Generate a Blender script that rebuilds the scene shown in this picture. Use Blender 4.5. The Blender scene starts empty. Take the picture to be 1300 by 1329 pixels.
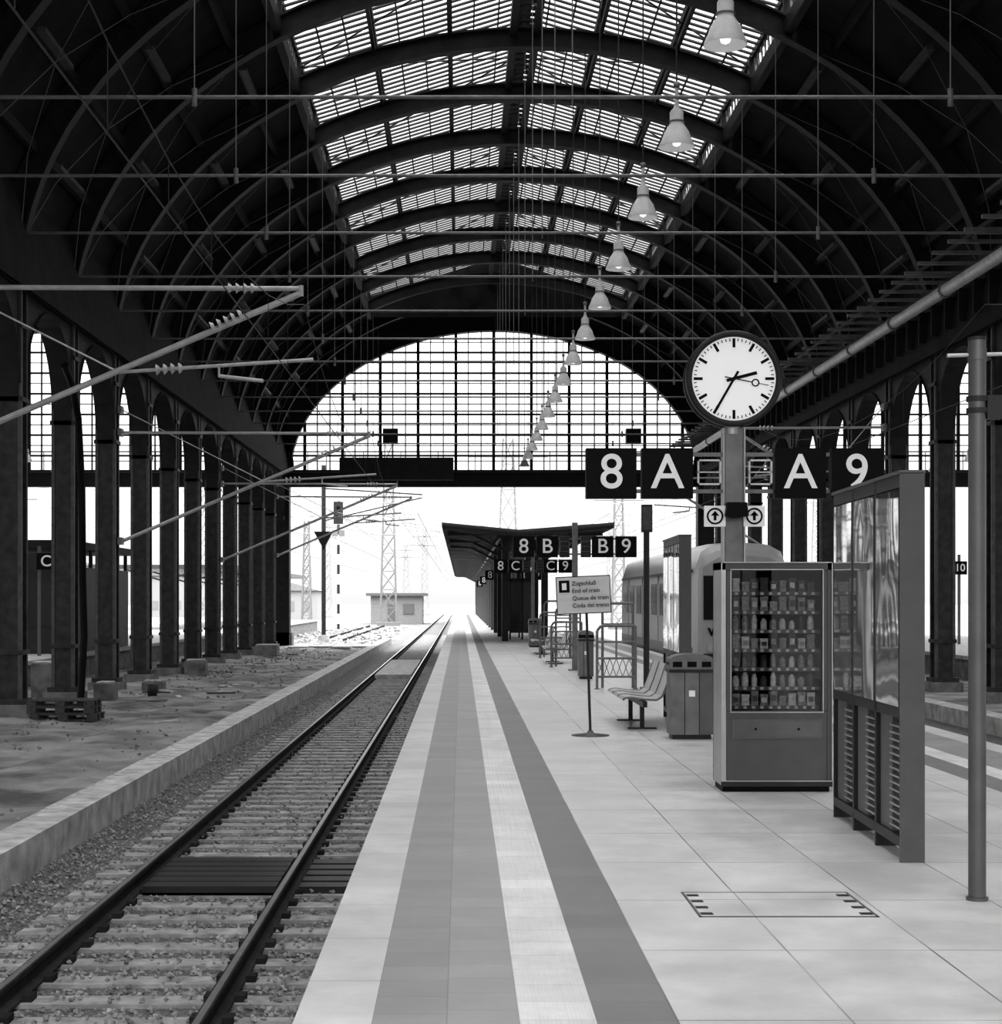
import bpy, math, random
from mathutils import Vector, Matrix, noise
random.seed(7)
S=bpy.context.scene
COL=S.collection

# ---------------------------------------------------------------- materials
def mat(name,c,rough=.6,metal=0,var=0.0,scale=6,bump=0,bscale=40,spec=.35,emit=0,stretch=(1,1,1)):
    m=bpy.data.materials.new(name); m.use_nodes=True
    nt=m.node_tree; n=nt.nodes; l=nt.links; b=n['Principled BSDF']
    b.inputs['Base Color'].default_value=(c,c,c,1)
    b.inputs['Roughness'].default_value=rough
    b.inputs['Metallic'].default_value=metal
    b.inputs['Specular IOR Level'].default_value=spec
    geo=n.new('ShaderNodeNewGeometry')
    mp=n.new('ShaderNodeMapping'); mp.inputs['Scale'].default_value=stretch
    l.new(geo.outputs['Position'],mp.inputs['Vector'])
    nz=n.new('ShaderNodeTexNoise'); nz.inputs['Scale'].default_value=scale; nz.inputs['Detail'].default_value=6
    l.new(mp.outputs[0],nz.inputs['Vector'])
    r=n.new('ShaderNodeMapRange'); r.inputs['From Min'].default_value=.3; r.inputs['From Max'].default_value=.7
    r.inputs['To Min'].default_value=max(0,c*(1-var)); r.inputs['To Max'].default_value=min(1,c*(1+var))
    l.new(nz.outputs['Fac'],r.inputs['Value']); l.new(r.outputs[0],b.inputs['Base Color'])
    if bump:
        n2=n.new('ShaderNodeTexNoise'); n2.inputs['Scale'].default_value=bscale; n2.inputs['Detail'].default_value=5
        l.new(mp.outputs[0],n2.inputs['Vector'])
        bp=n.new('ShaderNodeBump'); bp.inputs['Strength'].default_value=bump; bp.inputs['Distance'].default_value=.03
        l.new(n2.outputs['Fac'],bp.inputs['Height']); l.new(bp.outputs[0],b.inputs['Normal'])
    if emit:
        b.inputs['Emission Color'].default_value=(1,1,1,1); b.inputs['Emission Strength'].default_value=emit
    return m

def glassmat(name,tint=.95,gl=.12,rough=.02):
    m=bpy.data.materials.new(name); m.use_nodes=True
    nt=m.node_tree; n=nt.nodes; l=nt.links; n.remove(n['Principled BSDF'])
    t=n.new('ShaderNodeBsdfTransparent'); t.inputs[0].default_value=(tint,tint,tint,1)
    g=n.new('ShaderNodeBsdfGlossy'); g.inputs['Roughness'].default_value=rough
    x=n.new('ShaderNodeMixShader'); x.inputs[0].default_value=gl
    l.new(t.outputs[0],x.inputs[1]); l.new(g.outputs[0],x.inputs[2])
    l.new(x.outputs[0],n['Material Output'].inputs[0]); return m

def tilemat(name,c,joint,bw,rh,offx,mort=.012,rough=.38,bumpribs=False):
    m=bpy.data.materials.new(name); m.use_nodes=True
    nt=m.node_tree; n=nt.nodes; l=nt.links; b=n['Principled BSDF']
    geo=n.new('ShaderNodeNewGeometry')
    mp=n.new('ShaderNodeMapping'); mp.inputs['Location'].default_value=(offx,0,0)
    l.new(geo.outputs['Position'],mp.inputs['Vector'])
    br=n.new('ShaderNodeTexBrick'); br.offset=0; br.squash=1
    br.inputs['Scale'].default_value=1; br.inputs['Mortar Size'].default_value=mort
    br.inputs['Mortar Smooth'].default_value=.3
    br.inputs['Brick Width'].default_value=bw; br.inputs['Row Height'].default_value=rh
    br.inputs['Color1'].default_value=(c,c,c,1); br.inputs['Color2'].default_value=(c*.88,c*.88,c*.88,1)
    # joints are dirtier in some places than in others
    nj=n.new('ShaderNodeTexNoise'); nj.inputs['Scale'].default_value=.8; nj.inputs['Detail'].default_value=3
    l.new(geo.outputs['Position'],nj.inputs['Vector'])
    rj=n.new('ShaderNodeMapRange'); rj.inputs['From Min'].default_value=.36; rj.inputs['From Max'].default_value=.55
    rj.inputs['To Min'].default_value=c*.7; rj.inputs['To Max'].default_value=joint
    l.new(nj.outputs['Fac'],rj.inputs['Value']); l.new(rj.outputs[0],br.inputs['Mortar'])
    l.new(mp.outputs[0],br.inputs['Vector'])
    nz=n.new('ShaderNodeTexNoise'); nz.inputs['Scale'].default_value=1.3; nz.inputs['Detail'].default_value=9
    nz.inputs['Roughness'].default_value=.68
    l.new(geo.outputs['Position'],nz.inputs['Vector'])
    r=n.new('ShaderNodeMapRange'); r.inputs['From Min'].default_value=.3; r.inputs['From Max'].default_value=.65
    r.inputs['To Min'].default_value=.74; r.inputs['To Max'].default_value=1.06
    l.new(nz.outputs['Fac'],r.inputs['Value'])
    mx=n.new('ShaderNodeVectorMath'); mx.operation='SCALE'
    l.new(br.outputs['Color'],mx.inputs[0]); l.new(r.outputs[0],mx.inputs['Scale'])
    l.new(mx.outputs[0],b.inputs['Base Color'])
    r2=n.new('ShaderNodeMapRange'); r2.inputs['From Min'].default_value=.3; r2.inputs['From Max'].default_value=.7
    r2.inputs['To Min'].default_value=rough-.08; r2.inputs['To Max'].default_value=rough+.15
    l.new(nz.outputs['Fac'],r2.inputs['Value']); l.new(r2.outputs[0],b.inputs['Roughness'])
    if bumpribs:
        w=n.new('ShaderNodeTexWave'); w.bands_direction='X'; w.inputs['Scale'].default_value=9
        l.new(geo.outputs['Position'],w.inputs['Vector'])
        bp=n.new('ShaderNodeBump'); bp.inputs['Strength'].default_value=.5; bp.inputs['Distance'].default_value=.01
        l.new(w.outputs['Fac'],bp.inputs['Height']); l.new(bp.outputs[0],b.inputs['Normal'])
    return m

def plankmat(name,c):
    m=mat(name,c,.75,var=.5,scale=1.5,spec=.1)
    nt=m.node_tree; n=nt.nodes; l=nt.links; b=n['Principled BSDF']
    geo=n.new('ShaderNodeNewGeometry')
    w=n.new('ShaderNodeTexWave'); w.bands_direction='Z'; w.wave_profile='SAW'; w.inputs['Scale'].default_value=1.4
    l.new(geo.outputs['Position'],w.inputs['Vector'])
    bp=n.new('ShaderNodeBump'); bp.inputs['Strength'].default_value=.6; bp.inputs['Distance'].default_value=.05
    l.new(w.outputs['Fac'],bp.inputs['Height']); l.new(bp.outputs[0],b.inputs['Normal'])
    return m

def mirrormat(name):
    m=bpy.data.materials.new(name); m.use_nodes=True
    nt=m.node_tree; n=nt.nodes; l=nt.links; b=n['Principled BSDF']
    b.inputs['Metallic'].default_value=.9; b.inputs['Roughness'].default_value=.04
    b.inputs['Base Color'].default_value=(.75,.75,.75,1)
    geo=n.new('ShaderNodeNewGeometry'); mp=n.new('ShaderNodeMapping'); mp.inputs['Scale'].default_value=(1,1.1,.8)
    l.new(geo.outputs['Position'],mp.inputs['Vector'])
    nz=n.new('ShaderNodeTexNoise'); nz.inputs['Scale'].default_value=1.5; nz.inputs['Detail'].default_value=.5
    l.new(mp.outputs[0],nz.inputs['Vector'])
    bp=n.new('ShaderNodeBump'); bp.inputs['Strength'].default_value=.10; bp.inputs['Distance'].default_value=.1
    l.new(nz.outputs['Fac'],bp.inputs['Height']); l.new(bp.outputs[0],b.inputs['Normal'])
    return m

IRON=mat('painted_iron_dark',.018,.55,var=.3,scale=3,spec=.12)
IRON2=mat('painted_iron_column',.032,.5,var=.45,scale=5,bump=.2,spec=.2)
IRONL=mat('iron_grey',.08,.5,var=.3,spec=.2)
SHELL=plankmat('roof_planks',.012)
GALV=mat('galvanised_steel',.46,.4,.3,var=.15)
GALVD=mat('galvanised_dark',.16,.45,.3,var=.2)
WIRE=mat('wire_dark',.02,.5)
WIREL=mat('wire_grey',.16,.5)
CONC=mat('concrete',.42,.85,var=.35,scale=4,bump=.3)
CONCD=mat('concrete_old',.17,.9,var=.45,scale=3,bump=.4)
DIRT=mat('dirt',.20,.95,var=.6,scale=.9,bump=1.0,bscale=7)
BALL=mat('ballast_bed',.13,.95,var=.6,scale=26,bump=1,bscale=32)
ROCK=mat('ballast_stone',.24,.9,var=.6,scale=9,bump=.3)
SLEEP=mat('sleeper_concrete',.30,.9,var=.35,scale=6,bump=.3)
RAILT=mat('rail_polished',.4,.35,.9,var=.1)
RAILS=mat('rail_rust',.025,.8,var=.4,spec=.1)
GROUND=mat('outside_ground',.13,.95,var=.5,scale=.3,bump=.4,bscale=3)
T_LIGHT=tilemat('tile_light',.68,.13,.745,1.45,-.925+.745*2,.006,rough=.36)
T_EDGE=tilemat('tile_edge',.62,.3,5,1.0,0,.006,.5)
T_MID=tilemat('tile_mid',.32,.2,.32,.32,.06,.003,.5)
T_MID2=tilemat('tile_mid_light',.37,.24,.31,.31,.06,.003,.5)
T_WHITE=tilemat('tile_tactile',.80,.55,.33,.33,-.25,.004,.5,True)
T_DARK=tilemat('tile_dark',.235,.15,.345,.345,-.58,.003,.5)
BLACK=mat('sign_black',.004,.5,spec=.08)
WHITE=mat('sign_white',.85,.4)
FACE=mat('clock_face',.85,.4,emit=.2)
GREYP=mat('grey_paint',.11,.4,var=.1,spec=.25)
GREYDK=mat('dark_grey_paint',.026,.4,var=.15,spec=.2)
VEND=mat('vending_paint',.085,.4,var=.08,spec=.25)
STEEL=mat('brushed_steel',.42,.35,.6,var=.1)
STEELP=mat('post_steel',.11,.35,.5,var=.1)
MIRR=mirrormat('display_glass')
GLASS=glassmat('pane_glass',.93,.06)
GLASSV=glassmat('vending_glass',.75,.03)
LAMPW=mat('lamp_enamel',.5,.35,var=.1)
BULB=mat('lamp_bulb',.9,.4,emit=1.0)
FOG1=mat('mast_hazy',.17,.8)  # outside greys have haze painted into the colour, the far copy paler
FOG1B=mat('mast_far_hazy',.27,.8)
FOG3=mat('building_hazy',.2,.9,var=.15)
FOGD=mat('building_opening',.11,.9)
TRW=mat('train_white',.38,.3)
TRG=mat('train_grey',.18,.35)
TRD=mat('train_window',.01,.12,spec=.25)
WOOD=mat('pallet_wood',.06,.9,var=.4,scale=12)
SKYGL=glassmat('skylight_glass',.45,.04,.2)
P1=mat('snack_light',.7,.3,var=.3,scale=30); P2=mat('snack_mid',.3,.3,var=.5,scale=40); P3=mat('snack_dark',.07,.3,var=.5,scale=40)
SLAT=mat('glazing_bar',.10,.6,spec=.1)

# ---------------------------------------------------------------- mesh builder
class MB:
    def __init__(s): s.v=[];s.f=[];s.m=[];s.s=[];s.mats=[]
    def mi(s,m):
        if m not in s.mats: s.mats.append(m)
        return s.mats.index(m)
    def add(s,vs,fs,m,smooth=False):
        o=len(s.v); s.v+= [tuple(v) for v in vs]; k=s.mi(m)
        for f in fs: s.f.append(tuple(i+o for i in f)); s.m.append(k); s.s.append(smooth)
    def box(s,x0,x1,y0,y1,z0,z1,m):
        v=[(x0,y0,z0),(x1,y0,z0),(x1,y1,z0),(x0,y1,z0),(x0,y0,z1),(x1,y0,z1),(x1,y1,z1),(x0,y1,z1)]
        s.add(v,[(0,3,2,1),(4,5,6,7),(0,1,5,4),(1,2,6,5),(2,3,7,6),(3,0,4,7)],m)
    def beam(s,p,q,w,h,m,up=(0,0,1)):
        p=Vector(p);q=Vector(q);d=(q-p).normalized();u=Vector(up)
        if abs(d.dot(u))>.98: u=Vector((0,1,0))
        a=d.cross(u).normalized(); b=a.cross(d)
        v=[]
        for c in(p,q):
            for sx,sz in((-1,-1),(1,-1),(1,1),(-1,1)): v.append(c+a*sx*w/2+b*sz*h/2)
        s.add(v,[(0,1,2,3),(7,6,5,4),(0,4,5,1),(1,5,6,2),(2,6,7,3),(3,7,4,0)],m)
    def cyl(s,p,q,r,m,n=10,r2=None,caps=True):
        p=Vector(p);q=Vector(q);d=(q-p).normalized();u=Vector((0,0,1))
        if abs(d.dot(u))>.98:u=Vector((0,1,0))
        a=d.cross(u).normalized(); b=a.cross(d); r2=r if r2 is None else r2
        v=[]
        for c,rr in((p,r),(q,r2)):
            for i in range(n):
                t=2*math.pi*i/n; v.append(c+a*rr*math.cos(t)+b*rr*math.sin(t))
        f=[(i,(i+1)%n,n+(i+1)%n,n+i) for i in range(n)]
        s.add(v,f,m,True)
        if caps: s.add(v,[tuple(range(n))[::-1],tuple(range(n,2*n))],m)
    def path(s,pts,r,m,n=8):
        for a,b in zip(pts,pts[1:]): s.cyl(a,b,r,m,n)
    def lathe(s,c,prof,m,n=20,axis='Z',smooth=True):
        v=[];c=Vector(c)
        for r,z in prof:
            for i in range(n):
                t=2*math.pi*i/n
                if axis=='Z': v.append(c+Vector((r*math.cos(t),r*math.sin(t),z)))
                else: v.append(c+Vector((r*math.cos(t),z,r*math.sin(t))))
        f=[]
        for k in range(len(prof)-1):
            for i in range(n):
                f.append((k*n+i,k*n+(i+1)%n,(k+1)*n+(i+1)%n,(k+1)*n+i))
        s.add(v,f,m,smooth)
    def prism(s,pts,axis,a0,a1,m):
        n=len(pts);v=[]
        for a in(a0,a1):
            for p in pts:
                if axis=='Y': v.append((p[0],a,p[1]))
                elif axis=='X': v.append((a,p[0],p[1]))
                else: v.append((p[0],p[1],a))
        f=[(i,(i+1)%n,n+(i+1)%n,n+i) for i in range(n)]+[tuple(range(n))[::-1],tuple(range(n,2*n))]
        s.add(v,f,m)
    def strip(s,la,lb,m,smooth=False):
        n=len(la); s.add(list(la)+list(lb),[(i,i+1,n+i+1,n+i) for i in range(n-1)],m,smooth)
    def fin(s,name,parent=None,bevel=0,shift=True):
        me=bpy.data.meshes.new(name)
        o=Vector((0,0,0))
        if shift and s.v:
            xs=[v[0] for v in s.v];ys=[v[1] for v in s.v];zs=[v[2] for v in s.v]
            o=Vector(((min(xs)+max(xs))/2,(min(ys)+max(ys))/2,min(zs)))
        me.from_pydata([tuple(Vector(v)-o) for v in s.v],[],s.f)
        for m in s.mats: me.materials.append(m)
        me.polygons.foreach_set('material_index',s.m)
        me.polygons.foreach_set('use_smooth',s.s)
        me.update()
        ob=bpy.data.objects.new(name,me); COL.objects.link(ob); ob.location=o
        if bevel:
            b=ob.modifiers.new('bevel','BEVEL'); b.width=bevel; b.segments=2; b.limit_method='ANGLE'
        if parent: ob.parent=parent; ob.matrix_parent_inverse=Matrix.Translation(-parent.location)
        return ob
def empty(name,loc):
    e=bpy.data.objects.new(name,None); e.location=loc; e.empty_display_size=.2; COL.objects.link(e); return e
def text(name,body,size,loc,parent,m=None,bold=.012,align='CENTER',rotz=0,sp=1,sx=1):
    c=bpy.data.curves.new(name,'FONT'); c.body=body; c.size=size; c.align_x=align; c.align_y='CENTER'
    c.offset=bold*size; c.extrude=.002; c.space_line=sp
    c.materials.append(m or WHITE)
    o=bpy.data.objects.new(name,c); COL.objects.link(o); o.location=loc; o.rotation_euler=(math.pi/2,0,rotz); o.scale=(sx,1,1)
    if parent: o.parent=parent; o.matrix_parent_inverse=Matrix.Translation(-parent.location)
    return o

# ---------------------------------------------------------------- hall dimensions
XL,XR=-9.8,13.35; XC=(XL+XR)/2; A=(XR-XL)/2; B=8.8; Z0=8.5
Y0,Y1=-15,92  # roof extended unseen behind the camera to darken surfaces facing it
SKE=84.5
HALLS=[(XC,'nave'),(XC-2*A,'left'),(XC+2*A,'right')]
TS=math.acos(6.33/A)
RIBY=[-13+5*i for i in range(21)]

def ell(xc,t,off=0):
    return (xc+(A+off)*math.cos(t), Z0+(B+off)*math.sin(t))

def ellstrip(mb,xc,t0,t1,off,ya,yb,m,n=24,flip=False):
    la=[];lb=[]
    for i in range(n+1):
        t=t0+(t1-t0)*i/n; x,z=ell(xc,t,off); la.append((x,ya,z)); lb.append((x,yb,z))
    mb.strip(la,lb,m)

# ceiling shells
ce=MB()
for xc,_ in HALLS:
    for t0,t1 in((0,TS),(math.pi-TS,math.pi)):
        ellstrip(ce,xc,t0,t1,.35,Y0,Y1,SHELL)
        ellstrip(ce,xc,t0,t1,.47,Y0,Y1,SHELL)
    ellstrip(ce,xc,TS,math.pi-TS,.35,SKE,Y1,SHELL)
    zt0=ell(xc,TS)[1]
    ce.add([(xc-6.33,SKE,zt0),(xc+6.33,SKE,zt0),(xc+6.33,SKE,zt0+1.1),(xc,SKE,18.8),(xc-6.33,SKE,zt0+1.1)],[(0,1,2,3,4)],SHELL)
ceiling=ce.fin('ceiling',shift=False)

# ribs
def rib(y,xc):
    mb=MB(); n=44
    for (o0,o1,w) in((-.22,-.17,.36),(.27,.32,.36),(-.17,.27,.07)):
        P=[[],[],[],[]]
        for i in range(n+1):
            t=math.pi*i/n
            for k,(o,yy) in enumerate(((o0,y-w/2),(o0,y+w/2),(o1,y+w/2),(o1,y-w/2))):
                x,z=ell(xc,t,o); P[k].append((x,yy,z))
        for k in range(4): mb.strip(P[k],P[(k+1)%4],IRON)
    return mb.fin('roof_rib')
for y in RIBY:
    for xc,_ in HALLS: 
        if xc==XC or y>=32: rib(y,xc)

# purlins along shell
pu=MB()
for xc,_ in HALLS:
    for k in range(1,6):
        for sgn in(0,1):
            t=TS*k/5.6; t=math.pi-t if sgn else t
            x,z=ell(xc,t,.18); pu.box(x-.06,x+.06,Y0,Y1,z-.12,z+.12,IRON)
            x2,z2=ell(xc,t,.02)
            if xc==XC:
                for j,y in enumerate(RIBY[:-1]):
                    if (j+k)%2==0: pu.box(x2-.09,x2+.09,y+1.2,y+3.6,z2-.05,z2+.05,IRONL)
pu.fin('roof_purlins')

# skylight
for xc,nm in HALLS:
    sk=MB(); ex=6.33; ze=ell(xc,TS)[1]; ys,ye=(Y0,SKE)
    zt=ze+.95; zr=18.75
    for s in(-1,1):
        X=xc+s*ex
        sk.box(X-.1,X+.1,ys,ye,ze-.1,ze+.3,IRON)
        sk.box(X-.08,X+.08,ys,ye,zt-.06,zt+.12,IRON)
        y=ys; step=.5 if nm=='nave' else 1.0
        while y<ye:
            sk.beam((X,y,ze+.3),(X,y+.3,zt),.06,.06,SLAT); sk.beam((X,y+.3,ze+.3),(X,y,zt),.03,.03,SLAT) 
            y+=step
        for y in RIBY: 
            if y<ye: sk.box(X-.12,X+.12,y-.1,y+.1,ze,zt,IRON)
        for f in(.33,.66):
            xx=xc+s*ex*f; zz=zr+(zt-zr)*f
            sk.box(xx-.07,xx+.07,ys,ye,zz-.3,zz-.08,IRON)
            zz2=Z0+B*math.sin(math.acos(ex*f/A))
            sk.box(xx-.05,xx+.05,ys,ye,zz2+.2,zz2+.34,IRON)
        y=ys; step=.42 if nm=='nave' else 1.0
        while y<ye:
            sk.beam((xc,y,zr),(X,y,zt),.13,.04,SLAT); y+=step
        for q in range(1,9):
            f=q/9; xx=xc+s*ex*f; zz=zr+(zt-zr)*f; sk.box(xx-.02,xx+.02,ys,ye,zz-.06,zz,IRON)
        sk.add([(xc,ys,zr+.05),(xc,ye,zr+.05),(X,ye,zt+.05),(X,ys,zt+.05)],[(0,1,2,3)],SKYGL)
        for j,y in enumerate(RIBY[:-1]):
            if y+5>SKE: continue
            f0,f1=(.02,.98) if j%2 else (.98,.02)
            sk.cyl((xc+s*ex*f0,y,zr+(zt-zr)*f0-.3),(xc+s*ex*f1,y+5,zr+(zt-zr)*f1-.3),.025,WIRE,5)
    sk.box(xc-.42,xc-.22,ys,ye,17.4,17.7,IRON); sk.box(xc+.22,xc+.42,ys,ye,17.4,17.7,IRON)
    sk.box(xc-.22,xc+.22,ys,ye,18.5,18.7,IRON)
    for y in RIBY: 
        if y>SKE: continue
        for dx in(-4.2,-2.1,0,2.1,4.2):
            zz=Z0+B*math.sqrt(1-(dx/A)**2); f=abs(dx)/ex
            sk.box(xc+dx-.05,xc+dx+.05,y-.05,y+.05,zz,zr+(zt-zr)*f,IRON)
    y=ys
    while y<ye: sk.box(xc-.4,xc+.4,y,y+.16,17.5,17.56,IRON); y+=.5
    sk.fin({'nave':'window_1','left':'added_window_2','right':'added_window_3'}[nm])  # side-hall skylights are unseen, added to let light into the aisles

# ties, hangers
for y in RIBY:
    mb=MB(); z=9.8
    mb.cyl((XL,y,z),(XR,y,z),.032,GALVD,8)
    for fx in(.24,.5,.76):
        x=XL+(XR-XL)*fx; zz=Z0+B*math.sqrt(max(0,1-((x-XC)/A)**2))-.2
        mb.cyl((x,y,z-.12),(x,y,zz),.012,WIREL,5)
    for fx in(.24,.76):
        x=XL+(XR-XL)*fx; mb.cyl((x,y,z-.14),(x,y,z+.14),.045,GALVD,8)
    mb.fin('tie_rod')

# thin diagonal wind bracing on shell
br=MB()
for j,y in enumerate(RIBY[:-1]):
    for (ta,tb) in((.12,.9),):
        for sg in(0,1):
            for (u,v) in((ta,tb),(tb,ta)):
                pts=[]
                for q in range(5):
                    uu=u+(v-u)*q/4; uu=math.pi-uu if sg else uu
                    a=ell(XC,uu,-.1); pts.append((a[0],y+5*q/4,a[1]))
                br.path(pts,.009,WIREL,4)
br.fin('roof_bracing_wires')

# columns + arcades
def column(x,y,s):
    mb=MB(); g=-.78
    mb.box(x-.45,x+.45,y-.45,y+.45,g,g+.3,CONCD)
    mb.box(x-.36,x+.36,y-.36,y+.36,g+.3,g+.42,IRON2)
    mb.box(x-.2,x+.2,y-.25,y-.20,g+.42,8.6,IRON2)
    mb.box(x-.2,x+.2,y+.20,y+.25,g+.42,8.6,IRON2)
    mb.box(x-.14,x+.14,y-.2,y+.2,g+.42,8.6,IRON2)
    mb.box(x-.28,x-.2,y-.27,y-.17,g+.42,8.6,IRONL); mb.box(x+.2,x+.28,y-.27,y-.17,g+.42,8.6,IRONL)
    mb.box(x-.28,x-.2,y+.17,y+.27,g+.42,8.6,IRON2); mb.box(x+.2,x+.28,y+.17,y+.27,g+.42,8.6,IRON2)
    for z in(.6,6.1,7.7): mb.box(x-.31,x+.31,y-.3,y+.3,z,z+.1,IRON2)
    mb.fin('steel_column')
for x,s in((XL,-1),(XR,1)):
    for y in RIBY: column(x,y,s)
def arcade(x,name,m,z1=9.6,extra=False):
    mb=MB()
    for y in RIBY:
        if y>90 : continue
        r=2.25; yc=y+2.5; zs=6.3; n=16; t=.22
        arc=[(yc-r*math.cos(math.pi*i/n), zs+r*.95*math.sin(math.pi*i/n)) for i in range(n+1)]
        top=[(yc-2.5+5*i/n, z1) for i in range(n+1)]
        for xx in(x-t,x+t): mb.strip([(xx,a,b) for a,b in arc],[(xx,a,b) for a,b in top],m)
        mb.strip([(x-t-.05,a,b) for a,b in arc],[(x+t+.05,a,b) for a,b in arc],m)
        mb.box(x-t,x+t,yc-2.5,yc-2.2,6.1,8.6,m); mb.box(x-t,x+t,yc+2.2,yc+2.5,6.1,8.6,m)
    mb.box(x-.3,x+.3,-13,92,z1-.1,z1+.15,m)
    mb.box(x-.3,x+.3,-13,92,8.65,8.75,m)
    if extra:
        for y in RIBY: mb.box(x-.3,x+.3,y-.3,y+.3,-.8,8.6,m)
    return mb.fin(name)
arcade(XL,'column_arcade',IRON); arcade(XR,'column_arcade',IRON)
arcade(XL-2*A,'wall_left',CONCD,extra=True); arcade(XR+2*A,'wall_right',CONCD,extra=True)

# end walls
for xc,nm in HALLS:
    w=MB(); ai,bi=A-.55,7.85; ao,bo=A+.75,B+.75; n=48
    for y in(91.8,92.2):
        w.strip([(xc+ai*math.cos(math.pi*i/n),y,Z0+bi*math.sin(math.pi*i/n)) for i in range(n+1)],
                [(xc+ao*math.cos(math.pi*i/n),y,Z0+bo*math.sin(math.pi*i/n)) for i in range(n+1)],IRON)
    w.strip([(xc+ai*math.cos(math.pi*i/n),91.7,Z0+bi*math.sin(math.pi*i/n)) for i in range(n+1)],
            [(xc+ai*math.cos(math.pi*i/n),92.3,Z0+bi*math.sin(math.pi*i/n)) for i in range(n+1)],IRON)
    w.box(xc-A,xc+A,91.7,92.3,7.9,8.8,IRON)
    w.box(xc-A,xc+A,90.9,91.7,8.65,8.75,IRON)
    for i in range(-16,17):
        dx=i*.683
        if abs(dx)>ai-.1: continue
        zt=Z0+bi*math.sqrt(1-(dx/ai)**2); major=(i%3==0)
        ww=.08 if major else .028
        w.box(xc+dx-ww,xc+dx+ww,91.9,92.1,8.8,zt,IRON)
    z=9.6; j=0
    while z<16.2:
        hw=ai*math.sqrt(1-((z-Z0)/bi)**2); t=.05 if j%2==0 else .022
        w.box(xc-hw,xc+hw,91.95,92.05,z-t,z+t,IRON); z+=.56; j+=1
    for i in range(-11,12): w.box(xc+i-.02,xc+i+.02,90.95,90.99,8.7,9.75,IRON)
    w.box(xc-A+.3,xc+A-.3,90.94,91.0,9.7,9.76,IRON); w.box(xc-A+.3,xc+A-.3,90.94,91.0,9.2,9.24,IRON)
    if nm=='nave':
        w.box(-6.5,-.4,90.7,91.2,8.2,9.4,IRON)
        w.box(-4.2,-3.4,91.2,91.8,10.2,11.0,IRON); w.box(8.9,9.7,91.2,91.8,10.2,11.0,IRON)
    w.add([(xc+ai*math.cos(math.pi*i/n),92.0,Z0+bi*math.sin(math.pi*i/n)) for i in range(n+1)],[tuple(range(n+1))],GLASS)
    w.fin({'nave':'wall_back','left':'wall_back_left','right':'wall_back_right'}[nm])
for x in(XL,XR):
    mb=MB(); mb.box(x-.45,x+.45,92.3,93.2,-.95,8.0,IRON); mb.box(x-.6,x+.6,92.3,93.4,-.95,0,CONCD)
    mb.fin('end_pier')

# ---------------------------------------------------------------- ground
g=MB(); g.box(-300,300,-60,900,-1.2,-.97,GROUND); g.fin('ground')
g=MB(); g.box(-33,-4.8,-20,97,-1.0,-.80,DIRT); g.box(11.3,36,-20,97,-1.0,-.75,DIRT)
nx=48; ny=480; xa,xb_,ya,yb_=-12.6,-4.83,14,97; vs=[];fs=[]
for j in range(ny+1):
    for i in range(nx+1):
        x=xa+(xb_-xa)*i/nx; y=ya+(yb_-ya)*j/ny
        h=.08*noise.noise(Vector((x*.45,y*.3,0)))+.06*noise.noise(Vector((x*1.6,y*1.3,3)))+.04*noise.noise(Vector((x*4,y*4,7)))
        h+=.12*max(0,noise.noise(Vector((x*.8,y*.25,11)))-.15)
        for tx in(-7.4,-5.9):   # wheel ruts
            dd=abs(x-tx-.35*math.sin(y*.07)); 
            if dd<.3: h-=.05*(1-dd/.3)
        ed=min(1,(i)/2,(nx-i)/2)
        vs.append((x,y,-.745+h*ed))
for j in range(ny):
    for i in range(nx): a=j*(nx+1)+i; fs.append((a,a+1,a+nx+2,a+nx+1))
g.add(vs,fs,DIRT,True)
g.fin('floor')
tb=MB(); tb.box(-4.3,-.62,-20,200,-1.1,-.955,BALL); tb.box(6.55,10.8,-20,200,-1.1,-.955,BALL); tb.fin('track_bed')
# platform
pf=MB()
pf.box(-.58,6.5,-20,230,-1.1,-.14,CONCD)
for x0,x1,m in((-.715,-.38,T_EDGE),(-.38,-.06,T_MID),(-.06,.25,T_MID2),(.25,.58,T_WHITE),(.58,.925,T_DARK),
               (.925,5.05,T_LIGHT),(5.05,5.4,T_DARK),(5.4,5.7,T_WHITE),(5.7,6.33,T_MID),(6.33,6.66,T_EDGE)):
    pf.box(x0,x1,-20,230,-.14,0,m)
pf.fin('platform')
# hatch
h=MB()
for (a,b,c,d) in((1.35,2.37,9.6,9.62),(1.35,2.37,10.39,10.41),(1.35,1.365,9.6,10.41),(2.355,2.37,9.6,10.41)): h.box(a,b,c,d,.0,.004,GREYP)
h.box(1.365,2.355,9.62,10.39,0,.003,T_LIGHT)
for x in(1.37,2.28): 
    for i in range(4): h.box(x,x+.07,9.66+i*.2,9.72+i*.2,.003,.006,GREYDK)
h.fin('access_hatch')
# left platform & right platform
for a,b in((-24,-12.7),(16.2,25)):
    q=MB(); q.box(a,b,15,150,-1.0,-.12,CONCD); q.box(a-.1,b+.1,15,150,-.12,0,CONC); q.fin('platform')
# kerbs
for x0,x1 in((-4.82,-4.3),(10.8,11.3)):
    k=MB(); y=-20
    while y<104:
        k.box(x0,x1,y,y+1.96,-1.1,-.62+random.uniform(-.004,.004),CONC); 
        k.box(x0+.12 if x0<0 else x0-.0,x1,y,y+1.96,-.62,-.585,CONC); y+=1.98
    k.fin('track_kerb')
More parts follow.
